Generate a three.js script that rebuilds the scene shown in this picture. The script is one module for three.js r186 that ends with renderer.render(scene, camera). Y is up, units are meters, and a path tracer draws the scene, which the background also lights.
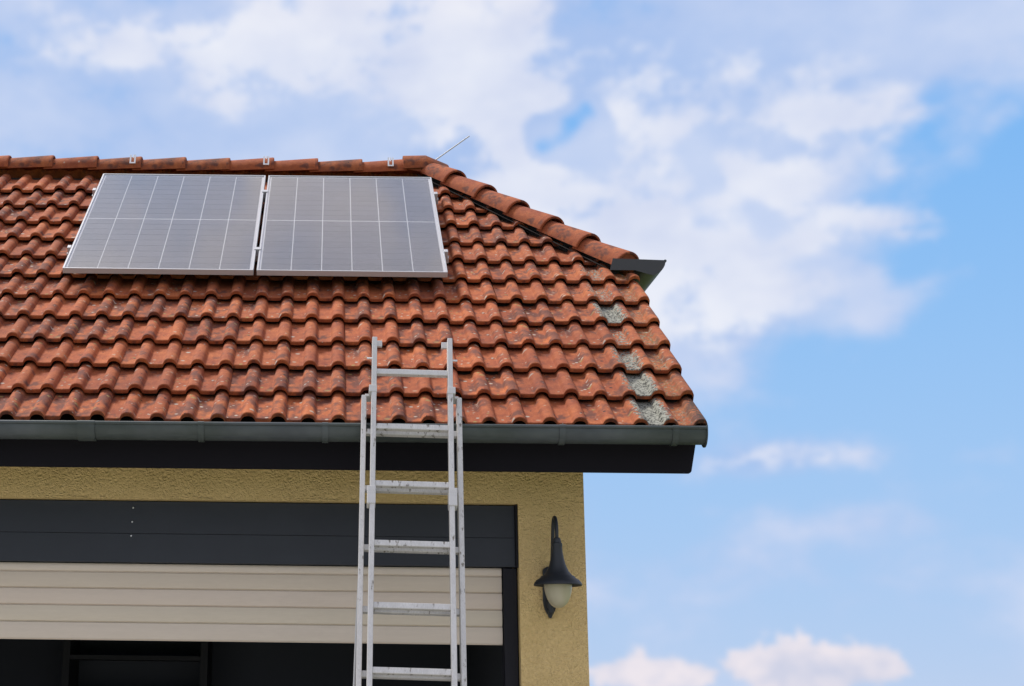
import * as THREE from 'three';
import { ImprovedNoise } from 'three/addons/math/ImprovedNoise.js';
import { mergeGeometries, toCreasedNormals } from 'three/addons/utils/BufferGeometryUtils.js';
import { RoundedBoxGeometry } from 'three/addons/geometries/RoundedBoxGeometry.js';

// ------------------------------------------------------------------ camera, sky, sun, exposure
const scene = new THREE.Scene();
const W = 1024, H = 686, RAD = Math.PI / 180;
const FOCAL = 1456.8;                                    // lens, in pixels of the picture height
const camera = new THREE.PerspectiveCamera(2 * Math.atan(H / 2 / FOCAL) / RAD, W / H, 0.1, 4000);
camera.position.set(-1.8925, -1.3465, 7.1078);           // eye height: 1.6 m above the patio
camera.rotation.order = 'YXZ';
camera.rotation.set(13.6 * RAD, 0.332 * RAD, 0.74 * RAD);
camera.setViewOffset(W, H, W / 2 - 320.5, H / 2 - 340.86, W, H);   // shifted lens (the photograph is an off-centre crop)

const renderer = new THREE.WebGLRenderer({ antialias: true });
renderer.setSize(W, H);
renderer.toneMapping = THREE.LinearToneMapping;
renderer.toneMappingExposure = 1.0;
renderer.shadowMap.enabled = true;

const perlin = new ImprovedNoise();
const smooth = (a, b, x) => { const t = Math.min(1, Math.max(0, (x - a) / (b - a))); return t * t * (3 - 2 * t); };
const mix = (a, b, t) => a + (b - a) * t;
function fbm(x, y, z, oct, gain = 0.5) {
  let s = 0, a = 1, n = 0;
  for (let i = 0; i < oct; i++) { s += a * perlin.noise(x, y, z); n += a; a *= gain; x = x * 2.03 + 7.1; y = y * 2.03 + 3.7; z = z * 2.03 + 1.3; }
  return s / n;
}

// a computed sky: blue air, broken soft clouds (bank positions in degrees: azimuth from -z to the right, elevation, radii, strength)
const VEIL = [[-3.44, 23.3, 19.79, 7.06, 1.0], [11.03, 18.91, 7.34, 5.67, 0.95], [19.13, 23.85, 8.21, 2.67, 0.85], [16.44, 17.81, 4.79, 3.35, 0.55], [14.72, 14.13, 2.25, 1.52, 0.5], [10.12, 21.82, 0.9, 0.5, -1.5], [15.02, 19.88, 1.3, 0.9, -0.9], [16.23, 17.45, 1.06, 0.6, -0.8], [-2.76, 26.42, 1.28, 0.67, -0.4], [17.03, 8.82, 3.03, 0.75, 0.95], [24.64, 8.59, 1.3, 0.28, 0.3], [21.76, 14.96, 2.76, 0.51, 0.32], [16.45, 5.04, 9.45, 2.2, 0.42], [20.76, 6.41, 2.03, 0.51, 0.25], [24.49, 16.32, 2.33, 4.25, -0.5]];
const PUFF = [[6.02, 22.55, 3.1, 2.84, 0.95], [-0.09, 24.89, 3.61, 1.69, 0.85], [-7.29, 24.84, 4.01, 1.3, 0.8], [11.35, 16.78, 4.26, 2.3, 0.9], [9.44, 19.37, 2.8, 1.91, 0.5], [14.35, 22.11, 2.72, 2.22, 0.55], [20.42, 20.97, 2.88, 1.26, 0.8], [20.15, 17.43, 1.72, 0.95, 1.0], [17.47, 19.05, 1.68, 0.82, 0.75], [16.08, 14.82, 2.41, 1.28, 0.7], [7.95, 25.51, 3.72, 1.48, 0.45], [10.12, 21.82, 0.9, 0.5, -2], [15.61, 19.95, 1.38, 0.97, -0.6], [16.43, 17.63, 0.98, 0.56, -0.6], [17.03, 8.74, 2.6, 0.65, 0.75]];
const LOW = [[17.63, 0.98, 2.57, 0.93, 1.1], [11.9, 0.82, 2.0, 0.73, 0.9], [20.37, 1.14, 1.0, 0.63, 0.7]];
const sumBanks = (list, x, y) => { let c = 0; for (const k of list) { const qx = (x - k[0]) / k[2], qy = (y - k[1]) / k[3], q = qx * qx + qy * qy; if (q < 9) c += k[4] * Math.exp(-q * 0.8); } return c; };
function makeSky() {
  const w = 2048, h = 1024, data = new Float32Array(w * h * 4);
  for (let j = 0; j < h; j++) {
    const el = ((j + 0.5) / h - 0.5) * 180, ce = Math.cos(el * RAD), dy = Math.sin(el * RAD);
    for (let i = 0; i < w; i++) {
      const phi = ((i + 0.5) / w - 0.5) * 2 * Math.PI, dx = Math.cos(phi) * ce, dz = Math.sin(phi) * ce;
      const o = (j * w + i) * 4;
      const e = Math.max(0, el), up = smooth(0, 70, e);
      // clear air
      let r = mix(0.36, 0.17, smooth(0, 30, e)), g = mix(0.585, 0.43, smooth(0, 34, e)), b = mix(0.90, 0.88, up);
      let haze = Math.exp(-e / 5.0);
      r = mix(r, 0.56, haze * 0.75); g = mix(g, 0.65, haze * 0.75); b = mix(b, 0.84, haze * 0.75);
      if (el > -12) {
        const az = Math.atan2(dx, -dz) / RAD;
        const inner = (1 - smooth(22, 34, Math.abs(az - 7))) * (1 - smooth(24, 33, el));
        const fine = fbm(dx * 13 + 3, dy * 21, dz * 13, inner > 0 ? 7 : 5, 0.66);
        const soft = fbm(dx * 6 + 1, dy * 11 + 4, dz * 6 - 3, 4, 0.5);
        const wide = fbm(dx * 2.6 - 5, dy * 4.2 + 2, dz * 2.6 + 9, 3);
        let veil = 0.9 + 0.7 * wide, puff = 0.36 + 0.9 * wide, low = 0;      // mostly cloudy all round: a grey-blue veil with whiter heaps
        if (inner > 0) {
          const wk = smooth(9.5, 13, el), wx = az + wk * 2.4 * perlin.noise(dx * 20, dy * 30, dz * 20 + 4), wy = el + wk * 1.5 * perlin.noise(dx * 21 + 8, dy * 32, dz * 21);
          veil = mix(veil, 0.04 + sumBanks(VEIL, wx, wy), inner); puff = mix(puff, sumBanks(PUFF, wx, wy), inner); low = sumBanks(LOW, az, el);
        }
        const dv = 0.9 * smooth(0.05, 0.85, veil + 0.9 * soft + 0.8 * fine);
        const vt = Math.min(1, Math.max(0, 0.42 + 1.25 * soft + 0.75 * fine));
        r = mix(r, mix(0.43, 0.66, vt), dv); g = mix(g, mix(0.56, 0.725, vt), dv); b = mix(b, mix(0.85, 0.905, vt), dv);
        const dp = 0.95 * smooth(0.14, 0.62, puff + 1.75 * fine * (0.35 + Math.max(0, puff)) - 0.02);
        const tone = Math.min(1, Math.max(0, 0.55 + 1.6 * fbm(dx * 9 - 2, dy * 16 + 5, dz * 9 + 3, 5, 0.6)));
        r = mix(r, mix(0.64, 0.84, tone), dp); g = mix(g, mix(0.70, 0.865, tone), dp); b = mix(b, mix(0.88, 0.95, tone), dp);
        if (low > 0.02) { const heap = fbm(dx * 34, dy * 44 + 3, dz * 34, 5, 0.62), dl = 0.92 * smooth(0.42, 0.62, low + 1.3 * heap), t2 = Math.min(1, Math.max(0, 0.5 + 1.8 * heap)); r = mix(r, mix(0.62, 0.88, t2), dl); g = mix(g, mix(0.64, 0.81, t2), dl); b = mix(b, mix(0.78, 0.85, t2), dl); }
        const away = 1 - inner; r = mix(r, r * 1.1, away); b = mix(b, b * 0.94, away);
      }
      data[o] = r; data[o + 1] = g; data[o + 2] = b; data[o + 3] = 1;
    }
  }
  const t = new THREE.DataTexture(data, w, h, THREE.RGBAFormat, THREE.FloatType);
  t.mapping = THREE.EquirectangularReflectionMapping; t.magFilter = t.minFilter = THREE.LinearFilter; t.needsUpdate = true;
  return t;
}
const sky = makeSky();
scene.background = sky; scene.environment = sky;

const sun = new THREE.DirectionalLight(new THREE.Color(1, 0.95, 0.87), 4.0);   // high sun behind thin cloud: large and soft
sun.position.set(-14, 24, -8.5); sun.target.position.set(-2, 0, -1.5);
sun.castShadow = true; sun.shadow.radius = 26; sun.shadow.mapSize.set(2048, 2048);
Object.assign(sun.shadow.camera, { left: -12, right: 12, top: 12, bottom: -12, near: 1, far: 60 });
scene.add(sun, sun.target);

// ------------------------------------------------------------------ helpers
let seed = 20240611;
const rnd = () => { seed = (seed + 0x6D2B79F5) | 0; let t = Math.imul(seed ^ (seed >>> 15), 1 | seed); t = (t + Math.imul(t ^ (t >>> 7), 61 | t)) ^ t; return ((t ^ (t >>> 14)) >>> 0) / 4294967296; };
const V = (x, y, z) => new THREE.Vector3(x, y, z);
const lin = (r, g, b) => new THREE.Color().setRGB(r, g, b);
function mesh(name, geo, mat, parent) { const m = new THREE.Mesh(geo, mat); m.name = name; m.castShadow = m.receiveShadow = true; parent.add(m); return m; }
function group(name, parent) { const g = new THREE.Group(); g.name = name; parent.add(g); return g; }
function tag(o, label, category, grp) { o.userData.label = label; o.userData.category = category; if (grp) o.userData.group = grp; return o; }
function box(x0, x1, y0, y1, z0, z1, r = 0) {
  const g = r > 0 ? new RoundedBoxGeometry(x1 - x0, y1 - y0, z1 - z0, 1, r) : new THREE.BoxGeometry(x1 - x0, y1 - y0, z1 - z0);
  g.translate((x0 + x1) / 2, (y0 + y1) / 2, (z0 + z1) / 2); return g;
}
const strip = (g) => { const q = g.index ? g.toNonIndexed() : g; for (const k of Object.keys(q.attributes)) if (!['position', 'normal', 'uv'].includes(k)) q.deleteAttribute(k); return q; };
const join = (list) => mergeGeometries(list.map(strip));
function boxUV(g) {                                   // uv in metres by dominant axis
  const p = g.attributes.position, n = g.attributes.normal, uv = new Float32Array(p.count * 2);
  for (let i = 0; i < p.count; i++) {
    const ax = Math.abs(n.getX(i)), ay = Math.abs(n.getY(i)), az = Math.abs(n.getZ(i));
    if (az >= ax && az >= ay) { uv[2 * i] = p.getX(i); uv[2 * i + 1] = p.getY(i); }
    else if (ax >= ay) { uv[2 * i] = p.getZ(i); uv[2 * i + 1] = p.getY(i); }
    else { uv[2 * i] = p.getX(i); uv[2 * i + 1] = p.getZ(i); }
  }
  g.setAttribute('uv', new THREE.BufferAttribute(uv, 2)); return g;
}
function tex(w, h, fn, srgb = true) {
  const d = new Uint8Array(w * h * 4);
  for (let j = 0; j < h; j++) for (let i = 0; i < w; i++) { const c = fn(i, j), o = (j * w + i) * 4; d[o] = Math.max(0, Math.min(255, c[0])); d[o + 1] = Math.max(0, Math.min(255, c[1])); d[o + 2] = Math.max(0, Math.min(255, c[2])); d[o + 3] = 255; }
  const t = new THREE.DataTexture(d, w, h); t.wrapS = t.wrapT = THREE.RepeatWrapping; t.magFilter = THREE.LinearFilter; t.minFilter = THREE.LinearMipmapLinearFilter; t.generateMipmaps = true;
  if (srgb) t.colorSpace = THREE.SRGBColorSpace; t.needsUpdate = true; return t;
}
function rep(t, rx, ry) { const c = t.clone(); c.repeat.set(rx, ry); c.needsUpdate = true; return c; }
// periodic noise on a w x h texture (wraps round a torus-free trick: blend of two shifted fields)
function pnoise(u, v, f, s, oct = 4, gain = 0.5) {
  const n = (a, b) => fbm(a * f, b * f, s, oct, gain);
  const wu = smooth(0, 1, u), wv = smooth(0, 1, v);
  return mix(mix(n(u + 1, v + 1), n(u, v + 1), wu), mix(n(u + 1, v), n(u, v), wu), wv);
}

// ------------------------------------------------------------------ dimensions of the roof
const TH = 39.502 * RAD, SN = Math.sin(TH), CS = Math.cos(TH);
const E = 0.29735;                                   // exposed length of a tile
const PITCH = 0.15;                                  // roll to roll
const rp = (x, s, h = 0) => V(x, s * SN + h * CS, -s * CS + h * SN);      // point on the front slope
const SA = 3.75, SB = 1.97, XA = -1.2, XB = -0.06;   // hip line: ridge end A and foot B
const A = rp(XA, SA), B = rp(XB, SB), ZR = A.z;      // ZR: ridge plane
const XL = -4.92;                                    // the roof and wall run on to the left of the picture
const hipX = (s) => XA + (SA - s) * (XB - XA) / (SA - SB);
const GROUND = -2.95, WZ = -0.6, WX = -0.53, BACKZ = 2 * ZR;

// ------------------------------------------------------------------ materials
const tileBump = tex(256, 256, (i, j) => { const n = pnoise(i / 256, j / 256, 28, 3.3, 4, 0.65), m = pnoise(i / 256, j / 256, 7, 8.1, 3); const v = 128 + 120 * n + 60 * m; return [v, v, v]; }, false);
const TW = 160, THt = 200;
// clay surface of one tile: kiln mottling, dark algae spots, lichen specks; "lich" adds crusts on one pan or the other
function clayTexture(k, dark, specks, lich) {
  const sp = [];
  for (let n = 0; n < specks; n++) sp.push([rnd(), rnd() * 0.8, 0.006 + 0.02 * rnd() * rnd(), rnd() < 0.8 ? 1 : 0, 0.5 + 0.5 * rnd()]);
  const holes = []; for (let n = 0; n < 5; n++) holes.push([rnd(), rnd(), 0.008 + 0.02 * rnd() * rnd()]);
  return tex(TW, THt, (i, j) => {
    const u = i / TW, v = j / THt, x = u * 0.3, y = v * 0.37;
    const a = fbm(x * 9 + k * 5.1, y * 9, k * 2.7, 3), b = fbm(x * 45 + k, y * 30, k * 1.3 + 5, 4, 0.6), c = fbm(x * 160, y * 160 + k, 4 + k, 2);
    let r = 184 + 40 * a + 34 * b + 26 * c, g = 99 + 34 * a + 28 * b + 20 * c, bl = 56 + 16 * a + 18 * b + 16 * c;
    const d = smooth(0.05, 0.42, fbm(x * 14 + 3 * k, y * 11 + 9, k * 3.1, 4, 0.6) + dark);        // sooty, algae-darkened blotches
    r = mix(r, 104 + 26 * b, d * 0.74); g = mix(g, 62 + 20 * b, d * 0.74); bl = mix(bl, 54 + 18 * b, d * 0.74);
    const og = smooth(0.2, 0.45, fbm(x * 20 - k, y * 20 + 2, k + 11, 4, 0.6)) * 0.5;                // ochre film of young lichen
    r = mix(r, 186, og); g = mix(g, 118, og); bl = mix(bl, 70, og);
    for (const q of holes) { const dd = Math.hypot(x - q[0] * 0.3, y - q[1] * 0.3); const f = smooth(q[2] * 0.45, q[2] * 0.2, dd + 0.003 * b); r = mix(r, 60, f); g = mix(g, 36, f); bl = mix(bl, 34, f); }
    for (const q of sp) {
      const dd = Math.hypot(x - q[0] * 0.3, (y - q[1] * 0.37) * 1.2) + 0.006 * b; const f = smooth(q[2] * 0.8, q[2] * 0.3, dd) * q[4];
      if (f > 0) { r = mix(r, q[3] ? 208 : 176, f); g = mix(g, q[3] ? 200 : 160, f); bl = mix(bl, q[3] ? 188 : 96, f); }
    }
    if (lich) {
      const ring = fbm(x * 55 + k, y * 55, k + 20, 4, 0.65), rg = Math.abs(fbm(x * 30 + 2 * k, y * 26, k + 31, 3, 0.5));
      const band = (c0, w) => smooth(w, w * 0.6, Math.abs(x - c0) + 0.05 * ring);
      const up = smooth(0.285, 0.25, y + 0.1 * ring) * smooth(-0.01, 0.02, y + 0.05 * ring);
      let f = 0;
      if (lich.left) f = Math.max(f, smooth(0.0, 0.1, lich.left * 0.62 - 0.12 - Math.pow(Math.abs(x - 0.042) / 0.062, 2) * 0.42 - Math.pow(Math.abs(y - 0.13) / 0.19, 4) * 0.35 + 0.95 * ring));
      if (lich.edge) f = Math.max(f, smooth(0.0, 0.12, lich.edge * 0.5 - 0.1 - Math.pow(Math.abs(x - 0.29) / 0.05, 2) * 0.4 - Math.pow(Math.abs(y - 0.12) / 0.2, 4) * 0.3 + 0.95 * ring));
      if (lich.right) f = Math.max(f, 0.9 * lich.right * band(0.188, 0.055) * up * smooth(0.05, 0.0, rg - 0.04) * smooth(-0.15, 0.15, ring + 0.1));
      const wv = 0.5 + 0.9 * fbm(x * 120, y * 120, k + 3, 2), crack = smooth(0.02, 0.1, Math.abs(fbm(x * 40, y * 34, k + 41, 3, 0.6)));
      const tone = mix(0.36, 1, crack) * 0.9;
      r = mix(r, (mix(166, 206, wv)) * tone, f); g = mix(g, (mix(168, 204, wv)) * tone, f); bl = mix(bl, (mix(156, 188, wv)) * tone, f);
      if (lich.green) { const gm = lich.green * band(0.19, 0.06) * up * smooth(0.0, 0.3, ring + 0.1) * (1 - f); r = mix(r, 128, gm); g = mix(g, 104, gm); bl = mix(bl, 52, gm); }
      if (lich.dark) { const dm = lich.dark * smooth(0.2, 0.27, x + 0.02 * ring) * smooth(-0.2, 0.2, ring + 0.12); r = mix(r, 74, dm); g = mix(g, 58, dm); bl = mix(bl, 50, dm); }
    }
    return [r, g, bl];
  });
}
const clayMat = (map, tint) => new THREE.MeshStandardMaterial({ map, color: lin(...tint.map((v) => v * 0.73)), roughness: 0.88, bumpMap: tileBump, bumpScale: 0.0016 });
const TINTS = [[1, 1, 1], [0.9, 0.84, 0.82], [1.08, 1.05, 1.0], [0.82, 0.78, 0.8]];
const clayKinds = { plain: [], speckled: [], old: [] };
for (let k = 0; k < 5; k++) { const t = clayTexture(k + 1, -0.01, 10); for (const c of TINTS) clayKinds.plain.push(clayMat(t, c)); }
for (let k = 0; k < 5; k++) { const t = clayTexture(k + 11, 0.05, 34); for (const c of TINTS) clayKinds.speckled.push(clayMat(t, c)); }
for (let k = 0; k < 4; k++) { const t = clayTexture(k + 21, 0.2, 20); for (const c of TINTS.slice(0, 3)) clayKinds.old.push(clayMat(t, c)); }
const vergeMats = [
  clayMat(clayTexture(31, 0.1, 16, { left: 1.15, right: 0.8, green: 0.3, dark: 0.85 }), [1, 1, 1]),
  clayMat(clayTexture(32, 0.05, 14, { left: 1.1, right: 0.85, green: 0.6, dark: 0.3 }), [1, 1, 1]),
  clayMat(clayTexture(33, 0.1, 20, { left: 0.62, right: 0.95, green: 0.6 }), [1, 1, 1]),
  clayMat(clayTexture(34, 0.05, 18, { left: 0.3, right: 0.95, green: 0.8 }), [1, 1, 1]),
  clayMat(clayTexture(35, 0.06, 16, { left: 0.95, right: 0.8, green: 0.3 }), [1, 1, 1]),
  clayMat(clayTexture(36, 0.05, 14, { left: 0.3, right: 1, green: 0.5 }), [1, 1, 1])];
const edgeMats = [0.75, 0.5, 0.3].map((e, k) => clayMat(clayTexture(51 + k, 0.12, 22, { edge: e }), [1, 1, 1]));
const capMat = [];
for (let k = 0; k < 4; k++) capMat.push(clayMat(clayTexture(k + 41, 0.06 * k - 0.04, 6), [[0.86, 0.78, 0.76], [0.78, 0.72, 0.72], [0.92, 0.86, 0.82], [0.8, 0.78, 0.76]][k]));
const M = {
  deck: new THREE.MeshStandardMaterial({ color: lin(0.03, 0.025, 0.022), roughness: 0.95 }),
  blackWood: new THREE.MeshPhysicalMaterial({ color: lin(0.011, 0.010, 0.013), roughness: 0.85, specularIntensity: 0.3 }),
  zinc: null, alu: null, stucco: null, panelFrame: new THREE.MeshStandardMaterial({ color: lin(0.5, 0.5, 0.52), metalness: 0.3, roughness: 0.45 }),
  steel: new THREE.MeshStandardMaterial({ color: lin(0.8, 0.81, 0.82), metalness: 0.25, roughness: 0.35 }),
  lampBlack: new THREE.MeshStandardMaterial({ color: lin(0.026, 0.03, 0.036), roughness: 0.5, metalness: 0.1 }),
};
{
  const zt = tex(512, 128, (i, j) => { const u = i / 512, v = j / 128; const n = pnoise(u, v, 5, 2.2, 5, 0.6), s = pnoise(u, v, 22, 6.2, 2); const q = smooth(-0.25, 0.3, pnoise(u, v, 3, 15, 3)); return [mix(74, 80, q) + 26 * n + 10 * s, mix(82, 86, q) + 26 * n + 10 * s, mix(80, 90, q) + 26 * n + 10 * s]; });
  M.zinc = new THREE.MeshStandardMaterial({ map: rep(zt, 0.7, 1), roughness: 0.5, metalness: 0.2 });
  const at = tex(256, 512, (i, j) => { const u = i / 256, v = j / 512; const n = pnoise(u, v, 4, 4.4, 5, 0.65), sc = pnoise(u * 0.999, v, 60, 9.4, 2); const dirt = smooth(0.16, 0.36, pnoise(u, v, 12, 14.2, 4, 0.65)); const b = 206 + 26 * n + 18 * sc; return [mix(b + 3, 118, dirt), mix(b + 1, 112, dirt), mix(b - 2, 102, dirt)]; });
  M.alu = new THREE.MeshStandardMaterial({ map: rep(at, 4, 1.4), roughness: 0.5, metalness: 0.12 });
  // rubbed plaster: worm-like ridges and pits
  const sb = tex(768, 768, (i, j) => { const u = i / 768, v = j / 768; const wx = pnoise(u, v, 14, 1.5, 2), n = pnoise(u + 0.02 * wx, v, 30, 6.6, 3, 0.55), r = 1 - Math.min(1, Math.abs(n) * 3.2), f = pnoise(u, v, 90, 3.1, 2); const q = 70 + 120 * r + 40 * f + 50 * pnoise(u, v, 8, 2.9, 2); return [q, q, q]; }, false);
  const sc = tex(768, 768, (i, j) => { const u = i / 768, v = j / 768; const n = pnoise(u, v, 6, 7.7, 5, 0.6), f = pnoise(u, v, 60, 2.1, 3, 0.6), d = smooth(0.2, 0.5, pnoise(u, v, 18, 22.1, 4, 0.6)); return [mix(230 + 16 * n + 20 * f, 176, d * 0.5), mix(199 + 16 * n + 20 * f, 154, d * 0.5), mix(138 + 14 * n + 18 * f, 88, d * 0.5)]; });
  M.stucco = new THREE.MeshStandardMaterial({ map: rep(sc, 1, 1), bumpMap: rep(sb, 1.5, 1.5), bumpScale: 0.012, roughness: 0.93 });
  const lt = tex(512, 256, (i, j) => { const u = i / 512, v = j / 256; const n = pnoise(u, v, 4, 8.8, 5, 0.6), st = pnoise(u, v * 0.2, 7, 30, 3); const b = 8 * n + 6 * st; return [41 + b, 46 + b, 54 + b]; });
  M.lintel = new THREE.MeshStandardMaterial({ map: rep(lt, 0.5, 1), roughness: 0.5 });
  M.frameDark = new THREE.MeshPhysicalMaterial({ color: lin(0.013, 0.013, 0.018), roughness: 0.6, specularIntensity: 0.5 });
  const st = tex(512, 64, (i, j) => { const n = pnoise(i / 512, j / 64, 5, 5.8, 5, 0.6), f = pnoise(i / 512, j / 64, 40, 1.8, 2); const b = 10 * n + 6 * f; return [222 + b, 208 + b, 190 + b]; });
  M.slat = [[1, 1, 1], [0.96, 0.95, 0.92], [1.02, 1.0, 1.0], [0.98, 0.99, 0.95]].map((c) => new THREE.MeshStandardMaterial({ map: rep(st, 0.5, 6), color: lin(...c), roughness: 0.55 }));
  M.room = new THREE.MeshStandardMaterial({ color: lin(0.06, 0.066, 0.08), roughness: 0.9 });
}

// ------------------------------------------------------------------ ground
{
  const gt = tex(512, 512, (i, j) => { const n = pnoise(i / 512, j / 512, 5, 1.9, 5, 0.6), f = pnoise(i / 512, j / 512, 60, 3.9, 3, 0.7); return [92 + 30 * n + 40 * f, 106 + 28 * n + 40 * f, 58 + 16 * n + 24 * f]; });
  const g = new THREE.CircleGeometry(400, 96, 0, Math.PI * 2); g.rotateX(-Math.PI / 2);
  // a level garden on a rise: the land falls away beyond 45 m
  const rings = new THREE.RingGeometry(0.01, 600, 96, 60); rings.rotateX(-Math.PI / 2);
  const p = rings.attributes.position, uv = rings.attributes.uv;
  for (let i = 0; i < p.count; i++) { const r = Math.hypot(p.getX(i), p.getZ(i)); p.setY(i, GROUND - 0.004 - 0.055 * Math.max(0, r - 45)); uv.setXY(i, p.getX(i) / 3, p.getZ(i) / 3); }
  rings.computeVertexNormals();
  const o = mesh('ground', rings, new THREE.MeshStandardMaterial({ map: gt, roughness: 1 }), scene); o.userData.kind = 'structure';
  const pt = tex(512, 512, (i, j) => { const n = pnoise(i / 512, j / 512, 6, 2.9, 5, 0.6), f = pnoise(i / 512, j / 512, 80, 5.9, 2, 0.7); const b = 176 + 24 * n + 24 * f; return [b, b - 4, b - 12]; });
  const pm = new THREE.MeshStandardMaterial({ map: pt, roughness: 0.9 });
  const pg = boxUV(box(-7, 1.5, GROUND - 0.1, GROUND + 0.004, WZ + 0.004, 9));
  const pv = mesh('patio', pg, pm, scene); pv.userData.kind = 'structure';
}

// ------------------------------------------------------------------ house
const house = group('house', scene);
tag(house, 'ochre plastered house with red tiled half-hipped roof and cream roller shutter', 'house');

// front wall with the wide opening of the shutter, gable wall, rear wall
const OPX = -0.88, OPT = -0.357, OPL = -4.6;
{
  const T = 0.3;
  const front = join([box(OPX, WX, GROUND, OPT, WZ - T, WZ), box(XL + 0.2, WX, OPT, -0.12, WZ - T, WZ), box(XL + 0.2, OPL, GROUND, OPT, WZ - T, WZ)]);
  mesh('front_wall', boxUV(front), M.stucco, house);
  const gw = new THREE.Shape(); // gable wall outline in (-z, y)
  const zf = -WZ + T, zb = -BACKZ + WZ, top = B.y - 0.25;
  const under = (z) => Math.min(z, -BACKZ - z) * SN / CS - 0.2;
  gw.moveTo(zf, GROUND); gw.lineTo(zb, GROUND); gw.lineTo(zb, under(zb)); gw.lineTo(-BACKZ - (top + 0.2) * CS / SN, top); gw.lineTo((top + 0.2) * CS / SN, top); gw.lineTo(zf, under(zf)); gw.closePath();
  const gg = new THREE.ExtrudeGeometry(gw, { depth: T, bevelEnabled: false }); gg.rotateY(Math.PI / 2); gg.translate(WX - T, 0, 0);
  mesh('gable_wall', boxUV(gg), M.stucco, house);
  mesh('rear_wall', boxUV(box(XL + 0.2, WX - T, GROUND, under(zb), -zb - 0.001, -zb + T)), M.stucco, house);
  mesh('side_wall', boxUV(box(XL - 0.1, XL + 0.2, GROUND, -0.12, -zb, WZ)), M.stucco, house);
  // dark room behind the shutter
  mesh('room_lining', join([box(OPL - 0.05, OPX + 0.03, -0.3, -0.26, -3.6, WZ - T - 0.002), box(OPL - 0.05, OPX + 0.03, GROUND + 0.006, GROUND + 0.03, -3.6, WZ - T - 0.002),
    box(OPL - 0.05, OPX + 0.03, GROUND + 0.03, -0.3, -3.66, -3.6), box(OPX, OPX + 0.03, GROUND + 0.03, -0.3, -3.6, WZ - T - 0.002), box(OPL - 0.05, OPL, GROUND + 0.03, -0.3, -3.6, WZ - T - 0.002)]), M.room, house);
}

// shutter: cover board, guide rail, slats
{
  const cover = mesh('shutter_cover', boxUV(join([box(OPL, OPX - 0.012, -0.686, -0.5335, WZ - 0.09, WZ - 0.052, 0.002), box(OPL, OPX - 0.012, -0.5325, OPT - 0.004, WZ - 0.09, WZ - 0.0525, 0.002)])), M.lintel, house);
  for (const y of [-0.397, -0.472, -0.546]) { const s = new THREE.SphereGeometry(0.0045, 10, 6); s.scale(1, 1, 0.5); s.translate(-2.925 + (y + 0.4) * 0.03, y, WZ - 0.0515); mesh('screw', s, M.steel, cover); }
  mesh('cover_trim', box(OPX - 0.011, OPX - 0.001, -0.69, OPT - 0.002, WZ - 0.1, WZ - 0.02), M.frameDark, house);
  const sh = mesh('roller_shutter', join([box(-0.957, OPX - 0.004, GROUND + 0.006, -0.692, WZ - 0.13, WZ - 0.06, 0.004), box(-0.961, -0.9565, GROUND + 0.006, -0.692, WZ - 0.13, WZ - 0.1)]), M.frameDark, house);
  mesh('guide_rail', box(OPL, OPL + 0.077, GROUND + 0.006, -0.692, WZ - 0.13, WZ - 0.06, 0.004), M.frameDark, sh);
  const edges = [-0.6885, -0.736, -0.822, -0.9095, -0.9975, -1.089];
  for (let i = 0; i < 5; i++) {
    const y1 = edges[i], y0 = edges[i + 1], hh = y1 - y0, pr = new THREE.Shape(), n = 8;
    // gently bulged slat with a recessed joint below
    pr.moveTo(-0.014, 0); pr.lineTo(-0.014, hh - 0.001); pr.lineTo(-0.006, hh - 0.001);
    for (let k = 0; k <= n; k++) { const t = k / n; pr.lineTo(-0.005 + 0.0065 * Math.pow(Math.sin(Math.PI * (0.04 + 0.92 * t)), 0.5), hh - 0.0025 - t * (hh - 0.0085)); }
    pr.lineTo(-0.011, 0.005); pr.lineTo(-0.011, 0); pr.closePath();
    const g = new THREE.ExtrudeGeometry(pr, { depth: -0.963 - (OPL + 0.08), bevelEnabled: false });
    g.rotateY(Math.PI / 2); g.scale(1, 1, -1); // outline x -> +z
    const ix = g.index; if (ix) { /* not indexed */ }
    const pp = g.attributes.position; for (let q = 0; q < pp.count; q += 3) { for (const at of ['position', 'normal', 'uv']) { const a = g.attributes[at], s = a.itemSize; for (let c = 0; c < s; c++) { const t = a.array[(q + 1) * s + c]; a.array[(q + 1) * s + c] = a.array[(q + 2) * s + c]; a.array[(q + 2) * s + c] = t; } } }
    g.deleteAttribute('normal'); g.computeVertexNormals();
    g.translate(OPL + 0.08, y0, WZ - 0.085);
    mesh('slat', boxUV(toCreasedNormals(g, 0.6)), M.slat[i % 4], sh);
  }
}

// roof boards, soffits, fascia
function polySheet(pts, n, t) {                       // flat polygon (fan) thickened by t against n
  const q = pts.map((p) => p.clone().addScaledVector(n, -t)), v = [], N = pts.length;
  const tri = (a, b, c) => v.push(a.x, a.y, a.z, b.x, b.y, b.z, c.x, c.y, c.z);
  for (let i = 1; i < N - 1; i++) { tri(pts[0], pts[i], pts[i + 1]); tri(q[0], q[i + 1], q[i]); }
  for (let i = 0; i < N; i++) { const k = (i + 1) % N; tri(pts[i], q[i], q[k]); tri(pts[i], q[k], pts[k]); }
  const g = new THREE.BufferGeometry(); g.setAttribute('position', new THREE.Float32BufferAttribute(v, 3)); g.computeVertexNormals();
  g.setAttribute('uv', new THREE.Float32BufferAttribute(new Float32Array(v.length / 3 * 2), 2)); return g;
}
const nF = V(0, CS, SN), nB = V(0, CS, -SN);
const mirror = (p) => V(p.x, p.y, 2 * ZR - p.z);
const pitchH = Math.atan2(A.y - B.y, XB - XA), nH = V(Math.sin(pitchH), Math.cos(pitchH), 0);
const D = -0.085;                                     // boards lie this far below the tile crests
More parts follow.
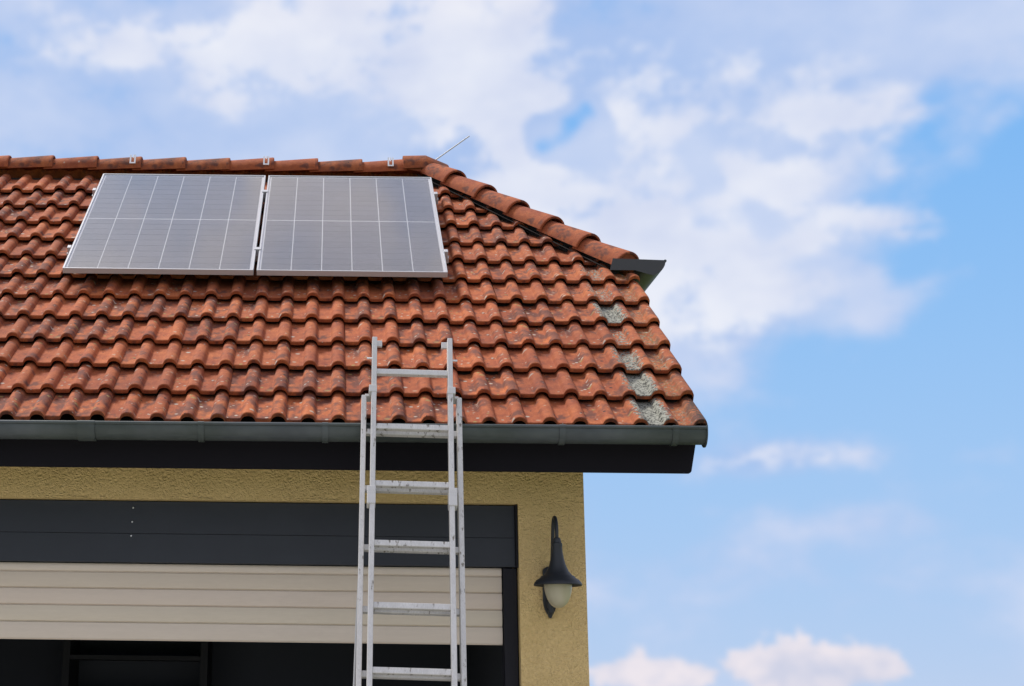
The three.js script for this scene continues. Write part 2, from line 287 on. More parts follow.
const deckPts = [rp(XL, 0.04, D), rp(-0.018, 0.04, D), rp(-0.018, SB - 0.1, D), rp(XA - 0.03, SA - 0.1, D), rp(XL, SA - 0.1, D)];
const roof = mesh('roof', join([polySheet(deckPts, nF, 0.025), polySheet(deckPts.map(mirror).reverse(), nB, 0.025),
  polySheet([B, mirror(B), A].map((p) => p.clone().addScaledVector(nH, D)), nH, 0.025)]), M.deck, house);
roof.userData.label = 'weathered red clay tile roof with moss and lichen';
{
  const fs = new THREE.Shape(); // fascia board with a cut and softened end
  fs.moveTo(XL, -0.06); fs.lineTo(-0.05, -0.06); fs.lineTo(-0.088, -0.252); fs.quadraticCurveTo(-0.091, -0.264, -0.102, -0.264); fs.lineTo(XL, -0.272); fs.closePath();
  const fg = new THREE.ExtrudeGeometry(fs, { depth: 0.025, bevelEnabled: false }); fg.translate(0, 0, -0.085);
  mesh('fascia_board', fg, M.blackWood, house);
  mesh('soffit', box(XL, -0.16, -0.185, -0.165, WZ - 0.002, -0.086), M.blackWood, house);
  const verge = polySheet([rp(WX - 0.02, 0.15, -0.135), rp(-0.09, 0.15, -0.135), rp(-0.09, SB - 0.1, -0.135), rp(WX - 0.02, SB - 0.1, -0.135)], nF, 0.02);
  mesh('verge_soffit', join([verge, polySheet([rp(WX - 0.02, 0.15, -0.135), rp(-0.09, 0.15, -0.135), rp(-0.09, SB - 0.1, -0.135), rp(WX - 0.02, SB - 0.1, -0.135)].map(mirror).reverse(), nB, 0.02)]), M.blackWood, house);
  const bb = polySheet([rp(-0.07, 0.09, -0.09), rp(-0.07, SB - 0.05, -0.09), rp(-0.07, SB - 0.05, -0.19), rp(-0.07, 0.09, -0.19)], V(1, 0, 0), 0.022);
  const bb2 = polySheet([rp(-0.07, 0.09, -0.09), rp(-0.07, SB - 0.05, -0.09), rp(-0.07, SB - 0.05, -0.19), rp(-0.07, 0.09, -0.19)].map(mirror).reverse(), V(1, 0, 0), 0.022);
  mesh('bargeboard', join([bb, bb2]), M.blackWood, house);
  mesh('hip_soffit', box(WX - 0.02, -0.07, B.y - 0.23, B.y - 0.21, 2 * ZR - B.z, B.z), M.blackWood, house);
}

// one tile: two rolls and two pans, a thick lip at the lower edge; x from -0.30 (left) to 0 (right edge), t up the slope
function tileProfile(verge) {
  const pts = [];
  const hAt = (x) => { // x in metres from the tile's left edge; crests at height 0, pans 0.036 lower
    let h = -0.033 - 0.002 * Math.sin(Math.PI * Math.min(1, ((x % PITCH) / 0.075)));
    for (const c of [0.1125, 0.2625]) { const d = Math.abs(x - c) / 0.0395; if (d < 1) { const cc = d < 0.8 ? Math.pow(1 - Math.pow(d, 2.3), 0.72) : 0.5184 * Math.pow((1 - d) / 0.2, 1.5); h = mix(h, 0, cc); } }
    return h;
  };
  const N = 60; for (let i = 0; i <= N; i++) { const x = i / N * 0.3; pts.push([x - 0.3, hAt(x)]); }
  if (verge) { while (pts[pts.length - 1][0] > -0.012) pts.pop(); pts.push([-0.009, -0.019], [-0.006, -0.026], [-0.005, -0.11]); }
  return pts;
}
const TL = 0.372;
function tileGeometry(verge) {
  const pr = tileProfile(verge), drop = (t) => -t / E * 0.043, th = 0.022;
  const strips = [[[0.03, -th - 0.001], [0, -th]], [[0, -th], [-0.001, -th * 0.4], [0, -0.0045]], [[0, -0.0045], [0.0022, -0.0012], [0.007, 0]], [[0.007, 0], [0.16, 0], [TL, 0]], [[TL, 0], [TL, -th], [0.03, -th - 0.001]]];
  const pos = [], uv = [], idx = [];
  for (const st of strips) {
    const b0 = pos.length / 3;
    for (const [t, dh] of st) for (const [x, h] of pr) { pos.push(x, h + dh + drop(t), -t); uv.push((x + 0.3) / 0.3, t / TL + (dh < -0.005 ? dh * 2 : 0)); }
    const n = pr.length;
    for (let k = 0; k < st.length - 1; k++) for (let i = 0; i < n - 1; i++) { const a = b0 + k * n + i, c = a + n; idx.push(a, a + 1, c + 1, a, c + 1, c); }
  }
  // close both sides
  for (const end of [0, pr.length - 1]) {
    const [x, h] = pr[end], b0 = pos.length / 3;
    for (const [t, dh] of [[0, -th], [0, 0], [TL, 0], [TL, -th]]) { pos.push(x, h + dh + drop(t), -t); uv.push(end ? 0.99 : 0.01, t / TL); }
    if (end) idx.push(b0, b0 + 3, b0 + 2, b0, b0 + 2, b0 + 1); else idx.push(b0, b0 + 1, b0 + 2, b0, b0 + 2, b0 + 3);
  }
  const g = new THREE.BufferGeometry(); g.setAttribute('position', new THREE.Float32BufferAttribute(pos, 3)); g.setAttribute('uv', new THREE.Float32BufferAttribute(uv, 2)); g.setIndex(idx); g.computeVertexNormals(); return g;
}
const tileA = tileGeometry(false), tileV = tileGeometry(true);
// cut a geometry (local tile frame) where f(x, z) > 0; f is linear
function cut(g0, f) {
  const g = g0.toNonIndexed(), P = g.attributes.position, Nn = g.attributes.normal, U = g.attributes.uv, pos = [], nor = [], uv = [];
  const get = (i) => ({ p: V().fromBufferAttribute(P, i), n: V().fromBufferAttribute(Nn, i), u: new THREE.Vector2().fromBufferAttribute(U, i) });
  const lerp = (a, b, t) => ({ p: a.p.clone().lerp(b.p, t), n: a.n.clone().lerp(b.n, t).normalize(), u: a.u.clone().lerp(b.u, t) });
  for (let i = 0; i < P.count; i += 3) {
    const src = [get(i), get(i + 1), get(i + 2)], out = [];
    for (let k = 0; k < 3; k++) {
      const a = src[k], b = src[(k + 1) % 3], fa = f(a.p.x, a.p.z), fb = f(b.p.x, b.p.z);
      if (fa <= 0) out.push(a);
      if ((fa <= 0) !== (fb <= 0)) out.push(lerp(a, b, fa / (fa - fb)));
    }
    for (let k = 1; k < out.length - 1; k++) for (const q of [out[0], out[k], out[k + 1]]) { pos.push(q.p.x, q.p.y, q.p.z); nor.push(q.n.x, q.n.y, q.n.z); uv.push(q.u.x, q.u.y); }
  }
  if (pos.length < 9) return null;
  const r = new THREE.BufferGeometry(); r.setAttribute('position', new THREE.Float32BufferAttribute(pos, 3)); r.setAttribute('normal', new THREE.Float32BufferAttribute(nor, 3)); r.setAttribute('uv', new THREE.Float32BufferAttribute(uv, 2)); return r;
}
const ROWS = 12, COLS = 16;
for (let r = 0; r < ROWS; r++) for (let j = 0; j < COLS; j++) {
  const x = -0.0025 - 0.3 * j, s = r * E, verge = j === 0 && r < 7;
  if (x - 0.3 > hipX(s) - 0.05) continue;
  let geo = verge ? tileV : tileA;
  if (hipX(s + TL) - 0.07 < x) geo = cut(geo, (lx, lz) => (x + lx) - (hipX(s - lz) - 0.07));
  if (!geo) continue;
  let mat;
  if (j === 0 && r < 7) mat = vergeMats[[0, 1, 2, 3, 4, 5, 3][r]];
  else if (j === 1 && r < 7 && r !== 3) mat = edgeMats[[0, 1, 1, 0, 0, 2, 2][r]];
  else {
    const pOld = (j < 2 ? 0.35 : 0.2) + (r >= 3 && r <= 5 && j > 8 && j < 13 ? 0.2 : 0), pSp = j < 8 && r > 4 ? 0.7 : j < 5 ? 0.55 : 0.3, q = rnd();
    const kind = q < pOld ? clayKinds.old : q < pOld + pSp ? clayKinds.speckled : clayKinds.plain;
    mat = kind[Math.floor(rnd() * kind.length)];
  }
  const t = mesh('tile', geo, mat, roof);
  const p = rp(x + 0.002 * (rnd() - 0.5), s + 0.012 * (rnd() - 0.5), 0.005 * (rnd() - 0.5));
  t.position.copy(p); t.rotation.set(TH + 0.012 * (rnd() - 0.5), 0.014 * (rnd() - 0.5), 0.007 * (rnd() - 0.5));
}
// tile fields of the slopes that face away
{
  const wave = (n, len, place) => {
    const pos = [], idx = [], uv = []; let c = 0; const R = Math.round(len / E);
    for (let i = 0; i <= n; i++) for (let k = 0; k <= R * 2; k++) { const x = i * 0.0375, s = Math.floor((k + 1) / 2) * len / R, h = -0.018 + 0.018 * Math.cos(x / PITCH * 2 * Math.PI) - (k % 2 ? 0.03 : 0) - 0.01; const p = place(x, s, h); pos.push(p.x, p.y, p.z); uv.push(x / 0.3, s / TL); }
    const m = R * 2 + 1; for (let i = 0; i < n; i++) for (let k = 0; k < m - 1; k++) { const a = i * m + k; idx.push(a, a + 1, a + m + 1, a, a + m + 1, a + m); }
    const g = new THREE.BufferGeometry(); g.setAttribute('position', new THREE.Float32BufferAttribute(pos, 3)); g.setAttribute('uv', new THREE.Float32BufferAttribute(uv, 2)); g.setIndex(idx); g.computeVertexNormals(); return g;
  };
  const g1 = wave(Math.round((-0.01 - XL) / 0.0375), SA - 0.04, (x, s, h) => { const lim = s < SB ? -0.01 : hipX(s) - 0.02; return mirror(rp(Math.min(XL + x, lim), s, h)); });
  const o1 = mesh('rear_tile_field', g1, clayKinds.plain[0], roof); o1.userData.kind = 'stuff';
  const hl = Math.hypot(A.y - B.y, XB - XA), half = Math.abs(ZR - B.z);
  const g2 = wave(Math.round(2 * half / 0.0375), hl - 0.03, (x, s, h) => { const w = half * (1 - s / hl) - 0.02, z = Math.max(-w, Math.min(w, x - half)); return V(XB + 0.05 - s * Math.cos(pitchH) * 1.02 + h * nH.x, B.y - 0.03 + s * Math.sin(pitchH) + h * nH.y, ZR + z); });
  const o2 = mesh('hip_tile_field', g2, clayKinds.plain[4], roof); o2.userData.kind = 'stuff';
}
// half-round caps of ridge and hip: axis along local +x, large end at x = len
function capGeometry(len, r0, r1, th = 0.015) {
  const n = 18, pos = [], uv = [], idx = [], a0 = -8 * RAD, a1 = 188 * RAD;
  const ring = (x, r, flat = 0.92) => { for (let i = 0; i <= n; i++) { const a = a0 + (a1 - a0) * i / n; pos.push(x, Math.sin(a) * r * flat, Math.cos(a) * r); uv.push(i / n * 1.1, x / 0.36); } };
  const rows = [[0, r0 - th], [0, r0], [len * 0.5, (r0 + r1) / 2], [len - 0.01, r1], [len - 0.003, r1 - 0.0015], [len, r1 - 0.004], [len, r1 - th], [0, r0 - th]];
  const creases = [[0, 1], [1, 2], [2, 3], [3, 4], [4, 5], [5, 6], [6, 7]];
  for (const [a, b] of creases) { const b0 = pos.length / 3; ring(...rows[a]); ring(...rows[b]); for (let i = 0; i < n; i++) { const p = b0 + i, q = p + n + 1; idx.push(p, q, p + 1, q, q + 1, p + 1); } }
  for (const i of [0, n]) { const a = i ? a1 : a0, b0 = pos.length / 3; for (const [x, r] of [[0, r0], [len, r1], [len, r1 - th], [0, r0 - th]]) { pos.push(x, Math.sin(a) * r * 0.92, Math.cos(a) * r); uv.push(0, x); } if (i) idx.push(b0, b0 + 2, b0 + 1, b0, b0 + 3, b0 + 2); else idx.push(b0, b0 + 1, b0 + 2, b0, b0 + 2, b0 + 3); }
  const g = new THREE.BufferGeometry(); g.setAttribute('position', new THREE.Float32BufferAttribute(pos, 3)); g.setAttribute('uv', new THREE.Float32BufferAttribute(uv, 2)); g.setIndex(idx); g.computeVertexNormals(); return g;
}
{
  const pitch = 0.3195, len = 0.385, cap = capGeometry(len, 0.098, 0.116);
  const x0 = -3.59;                                   // a joint
  for (let i = -5; i <= 7; i++) {
    const xr = x0 + i * pitch; if (xr - pitch < XL - 0.1) continue;
    const t = mesh('ridge_tile', cap, capMat[Math.floor(rnd() * 4)], roof);
    t.position.set(xr - len + 0.012, A.y - 0.073 + 0.006 * (rnd() - 0.5), ZR); t.rotation.set(0, 0, 0.035 + 0.012 * (rnd() - 0.5));
  }
  // cap where ridge and hip meet
  const ec = capGeometry(0.33, 0.128, 0.118, 0.018);
  const p = ec.attributes.position; for (let i = 0; i < p.count; i++) { const x = p.getX(i), q = smooth(0.16, 0.37, x); p.setY(i, p.getY(i) - q * 0.03 - 0.05 * q * q); const q0 = smooth(0.05, 0, x); p.setY(i, p.getY(i) - q0 * 0.01); }
  ec.computeVertexNormals();
  const et = mesh('ridge_end_tile', ec, capMat[3], roof); et.position.set(-1.37, A.y - 0.035, ZR);
  // hip
  const dir = B.clone().sub(A), L = dir.length(); dir.normalize();
  const up = nF.clone().add(nH).normalize(); up.addScaledVector(dir, -up.dot(dir)).normalize();
  const side = V().crossVectors(dir, up);
  const hp = 0.352, hl = 0.405, hc = capGeometry(hl, 0.092, 0.117);
  for (let i = 0; i < 6; i++) {
    const t = mesh('hip_tile', hc, capMat[[2, 0, 2, 0, 2, 2][i]], roof);
    const end = L + 0.02 - (5 - i) * hp;
    const d = dir.clone().addScaledVector(up, 0.045 + 0.01 * (rnd() - 0.5)).normalize(), u = V().crossVectors(side, d).normalize();
    t.setRotationFromMatrix(new THREE.Matrix4().makeBasis(d, u, V().crossVectors(d, u)));
    t.position.copy(A).addScaledVector(dir, end).addScaledVector(up, -0.026).addScaledVector(d, -hl);
  }
  const disc = new THREE.Shape(); for (let i = 0; i <= 16; i++) { const a = (-5 + 190 * i / 16) * RAD; i ? disc.lineTo(Math.cos(a) * 0.106, Math.sin(a) * 0.098) : disc.moveTo(Math.cos(a) * 0.106, Math.sin(a) * 0.098); } disc.closePath();
  const dg = new THREE.ExtrudeGeometry(disc, { depth: 0.012, bevelEnabled: false }); dg.rotateY(Math.PI / 2);
  const hd = mesh('hip_end_disc', boxUV(dg), capMat[0], roof), lastHip = roof.children.filter((c) => c.name === 'hip_tile').pop();
  hd.quaternion.copy(lastHip.quaternion); hd.position.copy(lastHip.position).add(V(hl - 0.02, 0, 0).applyQuaternion(lastHip.quaternion));
  { const m = new THREE.Matrix4().makeBasis(dir, up, side), g = new THREE.BoxGeometry(L - 0.1, 0.05, 0.06); g.translate(L / 2, -0.045, 0); g.applyMatrix4(m); g.translate(A.x, A.y, A.z); mesh('hip_batten', g, M.deck, roof);
    const w = new THREE.BoxGeometry(L - 0.1, 0.006, 0.19); w.translate(L / 2, -0.075, 0); w.applyMatrix4(m); w.translate(A.x, A.y, A.z); mesh('hip_membrane', w, M.deck, roof); }
  // stainless clips that hold the conductor on the ridge, and the rod on the ridge end
  for (const x of [-3.3187, -2.357, -1.4615]) {
    const c = join([box(-0.026, -0.013, -0.03, 0.05, -0.005, 0.005), box(0.013, 0.026, -0.03, 0.05, -0.005, 0.005), box(-0.026, 0.026, -0.043, -0.0305, -0.005, 0.005), new THREE.CylinderGeometry(0.0075, 0.0075, 0.05, 8).translate(0, 0.055, -0.04)]);
    const k = mesh('ridge_clip', c, M.steel, roof); k.position.set(x, A.y - 0.012, ZR + 0.113); k.rotation.x = -0.3; k.scale.setScalar(0.82);
  }
  const a = V(-1.18, 2.394, ZR + 0.02), b = V(-0.884, 2.619, ZR + 0.02);
  const rod = new THREE.TubeGeometry(new THREE.LineCurve3(a, b), 1, 0.0048, 8, false);
  mesh('lightning_rod', rod, new THREE.MeshStandardMaterial({ color: lin(0.55, 0.55, 0.57), metalness: 0.2, roughness: 0.5 }), roof);
  // small fixing seen under the last hip tile
  const sc = new THREE.SphereGeometry(0.012, 10, 8); sc.translate(...rp(-0.235, 2.17, 0.03).toArray());
  mesh('hip_fixing', sc, new THREE.MeshStandardMaterial({ color: lin(0.75, 0.75, 0.74), roughness: 0.5 }), roof);
}

// gutters
{
  const R = 0.064, sweep = (x0, x1, r, extra = 0) => {      // half-round trough along x, open on top; its section in (z, y)
    const sh = new THREE.Shape(); const n = 20;
    for (let i = 0; i <= n; i++) { const a = Math.PI + Math.PI * i / n; const X = Math.cos(a) * r, Y = Math.sin(a) * r * 1.12; i ? sh.lineTo(X, Y) : sh.moveTo(X, Y); }
    for (let i = n; i >= 0; i--) { const a = Math.PI + Math.PI * i / n; sh.lineTo(Math.cos(a) * (r - 0.003 - extra), Math.sin(a) * (r - 0.003 - extra) * 1.12); }
    sh.closePath();
    const g = new THREE.ExtrudeGeometry(sh, { depth: x1 - x0, bevelEnabled: false, curveSegments: 4 }); g.rotateY(Math.PI / 2); g.translate(x0, 0, 0); g.scale(1, 1, -1);
    return flip(g);
  };
  function flip(g0) { const g = g0.index ? g0.toNonIndexed() : g0; for (const at of ['position', 'normal', 'uv']) { const a = g.attributes[at]; if (!a) continue; const s = a.itemSize; for (let q = 0; q < a.count; q += 3) for (let c = 0; c < s; c++) { const t = a.array[(q + 1) * s + c]; a.array[(q + 1) * s + c] = a.array[(q + 2) * s + c]; a.array[(q + 2) * s + c] = t; } } g.deleteAttribute('normal'); g.computeVertexNormals(); return toCreasedNormals(g, 0.7); }
  const bead = (x0, x1, r, z) => { const c = new THREE.CylinderGeometry(r, r, x1 - x0, 12); c.rotateZ(Math.PI / 2); c.translate((x0 + x1) / 2, 0.002, z); return c; };
  const XR = -0.052, gut = join([sweep(XL, XR, R), bead(XL, XR, 0.0085, R + 0.002)]);
  const gm = mesh('gutter', boxUV(gut), M.zinc, house);
  gm.position.set(0, -0.07, 0.058); gm.rotation.z = 0.0035;
  for (const [x, w] of [[-3.07, 0.085], [-2.51, 0.03], [-1.905, 0.03], [-0.75, 0.03], [-0.2, 0.03], [-3.9, 0.03], [-4.5, 0.03]]) mesh('gutter_bracket', boxUV(join([sweep(x - w / 2, x + w / 2, R + 0.006, 0.0), bead(x - w / 2, x + w / 2, 0.0105, R + 0.002)])), M.zinc, gm);
  const cp = new THREE.Shape(); cp.absarc(0, 0, R + 0.007, Math.PI, 2 * Math.PI, false); cp.lineTo(R + 0.007, 0.012); cp.lineTo(-R - 0.007, 0.012); cp.closePath();
  const cg = new THREE.ExtrudeGeometry(cp, { depth: 0.006, bevelEnabled: false }); cg.scale(1, 1.2, 1); cg.rotateY(Math.PI / 2); cg.translate(XR, 0, 0);
  mesh('gutter_end_cap', cg, M.zinc, gm);
  // short gutter along the hip's eave, running back from its foot
  const r2 = 0.085, hz = -1.43, len = 2 * (hz - ZR);
  const hs = new THREE.Shape(); for (let i = 0; i <= 18; i++) { const a = Math.PI + Math.PI * i / 18; i ? hs.lineTo(Math.cos(a) * r2, Math.sin(a) * r2) : hs.moveTo(-r2, 0); } for (let i = 18; i >= 0; i--) { const a = Math.PI + Math.PI * i / 18; hs.lineTo(Math.cos(a) * (r2 - 0.003), Math.sin(a) * (r2 - 0.003)); } hs.closePath();
  const hg = toCreasedNormals(new THREE.ExtrudeGeometry(hs, { depth: len, bevelEnabled: false }), 0.7); hg.translate(0, 0, -len);
  const hb = new THREE.CylinderGeometry(0.009, 0.009, len, 10); hb.rotateX(Math.PI / 2); hb.translate(r2, 0.001, -len / 2);
  const hm = mesh('hip_gutter', boxUV(join([hg, hb])), M.zinc, house); hm.position.set(0.072, 1.246, hz);
  const pl = new THREE.Shape(); pl.moveTo(-0.235, 0.012); pl.lineTo(0.088, 0.004); pl.lineTo(0.08, -0.03); pl.quadraticCurveTo(0.04, -0.09, 0, -0.092); pl.lineTo(-0.1, -0.062); pl.lineTo(-0.255, -0.062); pl.closePath();
  mesh('flashing', new THREE.ExtrudeGeometry(pl, { depth: 0.004, bevelEnabled: false }), new THREE.MeshStandardMaterial({ color: lin(0.05, 0.052, 0.055), roughness: 0.6 }), hm);
}

// ------------------------------------------------------------------ shelf in the dark room
{
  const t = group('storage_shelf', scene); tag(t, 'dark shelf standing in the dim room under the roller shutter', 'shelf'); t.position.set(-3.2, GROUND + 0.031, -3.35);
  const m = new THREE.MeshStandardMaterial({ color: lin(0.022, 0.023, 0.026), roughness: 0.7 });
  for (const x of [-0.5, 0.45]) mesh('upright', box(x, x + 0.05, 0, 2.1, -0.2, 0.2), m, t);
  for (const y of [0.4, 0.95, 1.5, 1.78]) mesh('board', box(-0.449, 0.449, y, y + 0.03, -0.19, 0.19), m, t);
}

// ------------------------------------------------------------------ solar panels on their rails
const PX = -3.4793, PS = 1.618, PW = 1.134, PL = 1.682, PH = 0.0799;
const dustTex = tex(256, 128, (i, j) => { const u = i / 256, v = j / 128, n = pnoise(u, v, 4, 12.5, 5, 0.62), f = pnoise(u, v, 40, 2.5, 2), q = 214 + 60 * n + 22 * f; return [q, q - 1, q - 2]; });
const cellMats = [[0.066, 0.067, 0.09]].map((c) => [0.9, 1, 1.1, 1.2].map((k, i) => { const t = dustTex.clone(); t.offset.set(0.23 * i + c[0], 0.31 * i); t.needsUpdate = true; return new THREE.MeshStandardMaterial({ color: lin(c[0] * k, c[1] * k, c[2] * k), map: t, roughness: 0.5, metalness: 0.1 }); }));
const backMat = new THREE.MeshStandardMaterial({ color: lin(0.52, 0.52, 0.54), roughness: 0.6 });
const glassMat = new THREE.MeshPhysicalMaterial({ color: 0xffffff, transmission: 1, thickness: 0, ior: 1.52, roughness: 0.06 });
const onRoof = (o, x, s, h) => { o.position.copy(rp(x, s, h)); o.rotation.set(TH, 0, 0); };   // local: +x right, +y off the roof, -z up the slope
function solarPanel(label, x) {
  const t = group('solar_panel', scene); if (x > PX + 0.1) t.name = 'solar_panel_001';
  tag(t, label, 'solar panel', 'solar panels on the roof'); onRoof(t, x, PS, PH - 0.035);
  const f = 0.01, d = 0.035;
  mesh('frame', join([box(0, PW, 0, d, -f, 0, 0.0015), box(0, PW, 0, d, -PL, -PL + f, 0.0015), box(0, f, 0, d, -PL + f, -f), box(PW - f, PW, 0, d, -PL + f, -f),
    box(f, PW - f, 0, 0.002, -f - 0.02, -f), box(f, PW - f, 0, 0.002, -PL + f, -PL + f + 0.02)]), M.panelFrame, t);
  mesh('backsheet', box(f, PW - f, 0.024, 0.026, -PL + f, -f), backMat, t);
  mesh('back_cover', box(f, PW - f, 0.021, 0.0235, -PL + f, -f), M.frameDark, t);
  const mx = 0.014, cw = (PW - 2 * f - 2 * mx + 0.006) / 6, my = 0.014, mid = 0.012, ch = (PL - 2 * f - 2 * my - mid + 0.004) / 18;
  const cg = box(0, cw - 0.006, 0.0265, 0.0275, -(ch - 0.004), 0);
  for (let i = 0; i < 6; i++) for (let k = 0; k < 18; k++) {
    const c = mesh('cell', cg, cellMats[0][Math.floor(rnd() * 4)], t); c.position.set(f + mx + i * cw, 0, -(f + my + k * ch + (k > 8 ? mid - 0.002 : 0)));
  }
  mesh('glass', box(f, PW - f, 0.0305, 0.0325, -PL + f, -f), glassMat, t);
  return t;
}
solarPanel('framed solar panel on roof tiles, the one farther from the hip', PX);
solarPanel('framed solar panel on roof tiles, beside the hip of the roof', PX + PW + 0.02);
{
  const t = group('panel_mount', scene); tag(t, 'aluminium rails with clamps holding both solar panels above the tiles', 'mounting rails'); onRoof(t, PX, PS, 0);
  const full = 2 * PW + 0.02;
  for (const ds of [0.33, 1.355]) {
    mesh('rail', box(-0.03, full + 0.03, 0.006, PH - 0.0365, -ds - 0.02, -ds + 0.02, 0.003), M.panelFrame, t);
    for (const x of [-0.013, PW + 0.01, full + 0.013]) mesh('clamp', Math.abs(x - PW) < 0.1 ? join([box(x - 0.007, x + 0.007, PH - 0.036, PH + 0.004, -ds - 0.018, -ds + 0.018), box(x - 0.02, x + 0.02, PH + 0.001, PH + 0.005, -ds - 0.018, -ds + 0.018)]) : box(x - 0.011, x + 0.011, PH - 0.036, PH + 0.004, -ds - 0.02, -ds + 0.02, 0.002), M.panelFrame, t);
    for (const x of [0.2, 0.95, 1.4, 2.15]) mesh('roof_hook', box(x - 0.015, x + 0.015, -0.03, 0.0055, -ds - 0.16, -ds + 0.02), M.steel, t);
  }
}

// ------------------------------------------------------------------ ladder
{
  const t = group('extension_ladder', scene); tag(t, 'two-section aluminium extension ladder leaning on the gutter', 'ladder');
  const LA = 74 * RAD, cx = -1.4865;
  // local frame: x right, y along the ladder (0 at the gutter), z towards the climber
  t.position.set(cx, -0.06, 0.168); t.rotation.order = 'XZY'; t.rotation.set(-(Math.PI / 2 - LA), 0, -0.019);
  const down = -(-0.06 - GROUND) / Math.sin(LA);
  const rail = (x0, x1, y0, y1, z0, z1) => boxUV(box(x0, x1, y0, y1, z0, z1, 0.003));
  const top = 0.435, topO = 0.138, wi = 0.198, wo = 0.2445, rw = 0.0245;
  mesh('inner_rail', rail(-wi, -wi + rw, down + 0.35, top, 0, 0.05), M.alu, t);
  mesh('inner_rail', rail(wi - rw, wi, down + 0.35, top + 0.004, 0, 0.05), M.alu, t);
  mesh('outer_rail', rail(-wo, -wo + rw, down + 0.03, topO, -0.066, -0.006), M.alu, t);
  mesh('outer_rail', rail(wo - rw, wo, down + 0.03, topO, -0.066, -0.006), M.alu, t);
  const first = 0.2475, gap = 0.2985;
  const shiftUV = (g, a, b) => { const q = g.clone(), u = q.attributes.uv; for (let i = 0; i < u.count; i++) u.setXY(i, u.getX(i) + a, u.getY(i) + b); return q; };
  const rung = boxUV(box(-wi + rw - 0.002, wi - rw + 0.002, -0.0145, 0.0145, 0.01, 0.04, 0.004));
  const rungO = boxUV(box(-wo + rw - 0.002, wo - rw + 0.002, -0.015, 0.015, -0.052, -0.022, 0.004));
  for (let i = 0; i < 10; i++) {
    const y = first - i * gap;
    if (y > down + 0.4) mesh('rung', shiftUV(rung, rnd(), rnd()), M.alu, t).position.y = y;
    if (i && y > down + 0.1) mesh('rung', shiftUV(rungO, rnd(), rnd()), M.alu, t).position.y = y;
  }
  for (const s of [-1, 1]) {
    mesh('guide_bracket', join([box(Math.min(s * (wi - rw - 0.002), s * (wi + 0.012)), Math.max(s * (wi - rw - 0.002), s * (wi + 0.012)), 0.128, 0.165, -0.01, 0.053, 0.003), box(Math.min(s * (wi + 0.001), s * (wi + 0.03)), Math.max(s * (wi + 0.001), s * (wi + 0.03)), 0.13, 0.143, -0.068, -0.004, 0.002)]), M.alu, t);
    mesh('guide_bracket', box(Math.min(s * (wi - rw - 0.003), s * (wi + 0.012)), Math.max(s * (wi - rw - 0.003), s * (wi + 0.012)), -0.46, -0.37, -0.012, 0.0545, 0.003), M.alu, t);
    mesh('end_cap', box(Math.min(s * (wi - rw - 0.026), s * wi), Math.max(s * (wi - rw - 0.026), s * wi), top - 0.026, top + 0.008, -0.016, -0.001, 0.002), M.alu, t);
    const b = new THREE.CylinderGeometry(0.005, 0.005, 0.03, 8); b.rotateZ(Math.PI / 2); b.translate(s * (wi + 0.01), 0.325, 0.025); mesh('bolt', b, M.steel, t);
    mesh('foot', box(Math.min(s * (wo - rw - 0.006), s * (wo + 0.006)), Math.max(s * (wo - rw - 0.006), s * (wo + 0.006)), down, down + 0.06, -0.072, 0.0, 0.006), M.frameDark, t);
  }
  const rope = new THREE.TubeGeometry(new THREE.CatmullRomCurve3([V(-wo + 0.012, -0.62, -0.071), V(-wo + 0.004, -0.82, -0.074), V(-wo - 0.002, -1.05, -0.074), V(-wo - 0.009, -1.5, -0.074), V(-wo - 0.014, -2.3, -0.07)]), 30, 0.0055, 8, false);
  mesh('pull_rope', rope, new THREE.MeshStandardMaterial({ color: lin(0.5, 0.5, 0.5), roughness: 0.8 }), t);
}

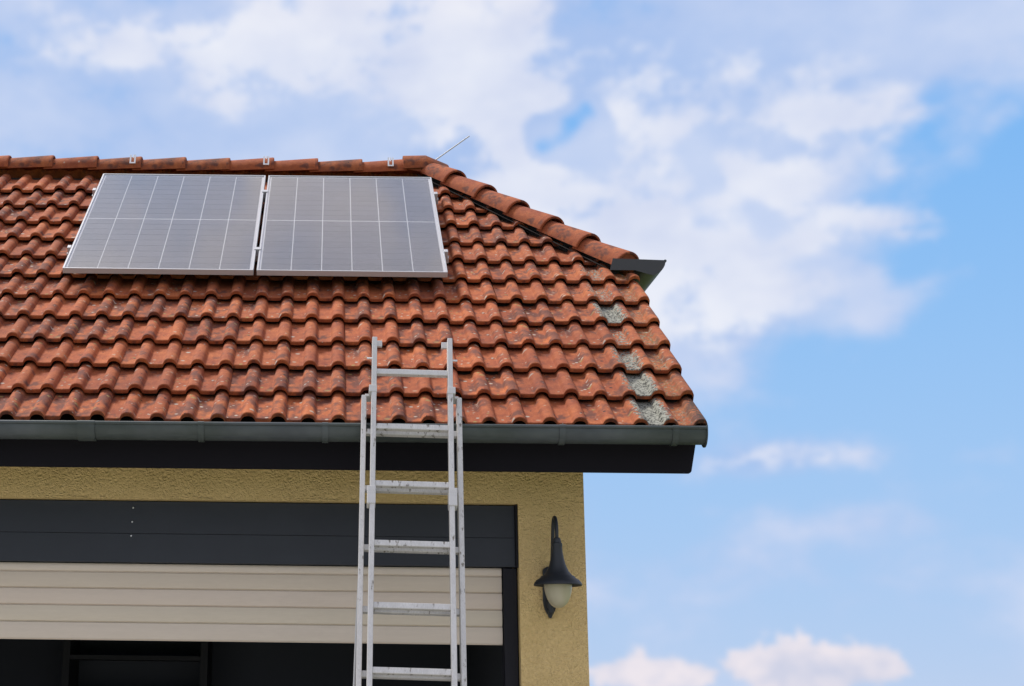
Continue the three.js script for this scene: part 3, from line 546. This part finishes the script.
// ------------------------------------------------------------------ wall lamp
{
  const t = group('wall_lamp', scene); tag(t, 'dark gooseneck wall lamp with bell shade and cream glass on ochre wall', 'wall lamp');
  t.position.set(-0.7175, -0.775, WZ); // at the shade's brim height, on the wall
  const zc = 0.245;
  const pr = [[0.0, 0.215], [0.014, 0.215], [0.019, 0.21], [0.022, 0.19], [0.0265, 0.186], [0.0275, 0.174], [0.0255, 0.168], [0.028, 0.14], [0.034, 0.106], [0.043, 0.073], [0.056, 0.045], [0.072, 0.026], [0.085, 0.019], [0.09, 0.011], [0.106, 0.002], [0.118, -0.012], [0.122, -0.022], [0.1195, -0.027], [0.114, -0.022], [0.1, -0.012], [0.082, -0.006], [0.07, -0.002], [0.0, -0.002]];
  const shade = mesh('shade', toCreasedNormals(new THREE.LatheGeometry(pr.map((q) => new THREE.Vector2(...q)), 40), 0.6), M.lampBlack, t); shade.position.set(0, 0, zc);
  const gl = []; for (let i = 0; i <= 20; i++) { const a = i / 20 * Math.PI / 2; gl.push(new THREE.Vector2(0.0715 * Math.cos(a) ** 0.9 || 0.0001, -0.004 - 0.135 * Math.sin(a))); }
  gl[20].x = 0.0001; gl.unshift(new THREE.Vector2(0.064, 0.004)); gl.reverse();
  const globe = mesh('glass_globe', new THREE.LatheGeometry(gl, 36), new THREE.MeshPhysicalMaterial({ color: lin(0.5, 0.455, 0.31), roughness: 0.32, clearcoat: 0.4, clearcoatRoughness: 0.3 }), t); globe.position.set(0, 0, zc);
  // neck: from the plate up, over in a narrow loop and down into the shade
  const c = new THREE.CatmullRomCurve3([V(-0.008, -0.06, 0.02), V(-0.006, 0.0, 0.05), V(-0.003, 0.1, 0.085), V(-0.001, 0.2, 0.112), V(0, 0.27, 0.122), V(0, 0.312, 0.145), V(0, 0.326, 0.182), V(0, 0.312, 0.22), V(0, 0.27, 0.243), V(0, 0.205, 0.245)], false, 'centripetal');
  mesh('gooseneck', new THREE.TubeGeometry(c, 60, 0.0095, 10, false), M.lampBlack, t);
  const ps = new THREE.Shape(); ps.moveTo(-0.03, 0.07); ps.quadraticCurveTo(0, 0.1, 0.03, 0.07); ps.lineTo(0.032, -0.09); ps.quadraticCurveTo(0.028, -0.135, 0.008, -0.16); ps.quadraticCurveTo(0, -0.19, -0.008, -0.16); ps.quadraticCurveTo(-0.028, -0.135, -0.032, -0.09); ps.closePath();
  const pg = new THREE.ExtrudeGeometry(ps, { depth: 0.014, bevelEnabled: true, bevelSize: 0.004, bevelThickness: 0.005, bevelSegments: 2 }); pg.translate(-0.008, 0, 0.0055);
  mesh('wall_plate', pg, M.lampBlack, t);
  const kn = new THREE.LatheGeometry([[0.0001, -0.03], [0.012, -0.026], [0.017, -0.012], [0.012, 0.0], [0.02, 0.01], [0.022, 0.03], [0.014, 0.05], [0.0001, 0.05]].map((q) => new THREE.Vector2(...q)), 20); kn.translate(-0.008, -0.13, 0.035);
  mesh('finial', kn, M.lampBlack, t);
}

renderer.render(scene, camera);
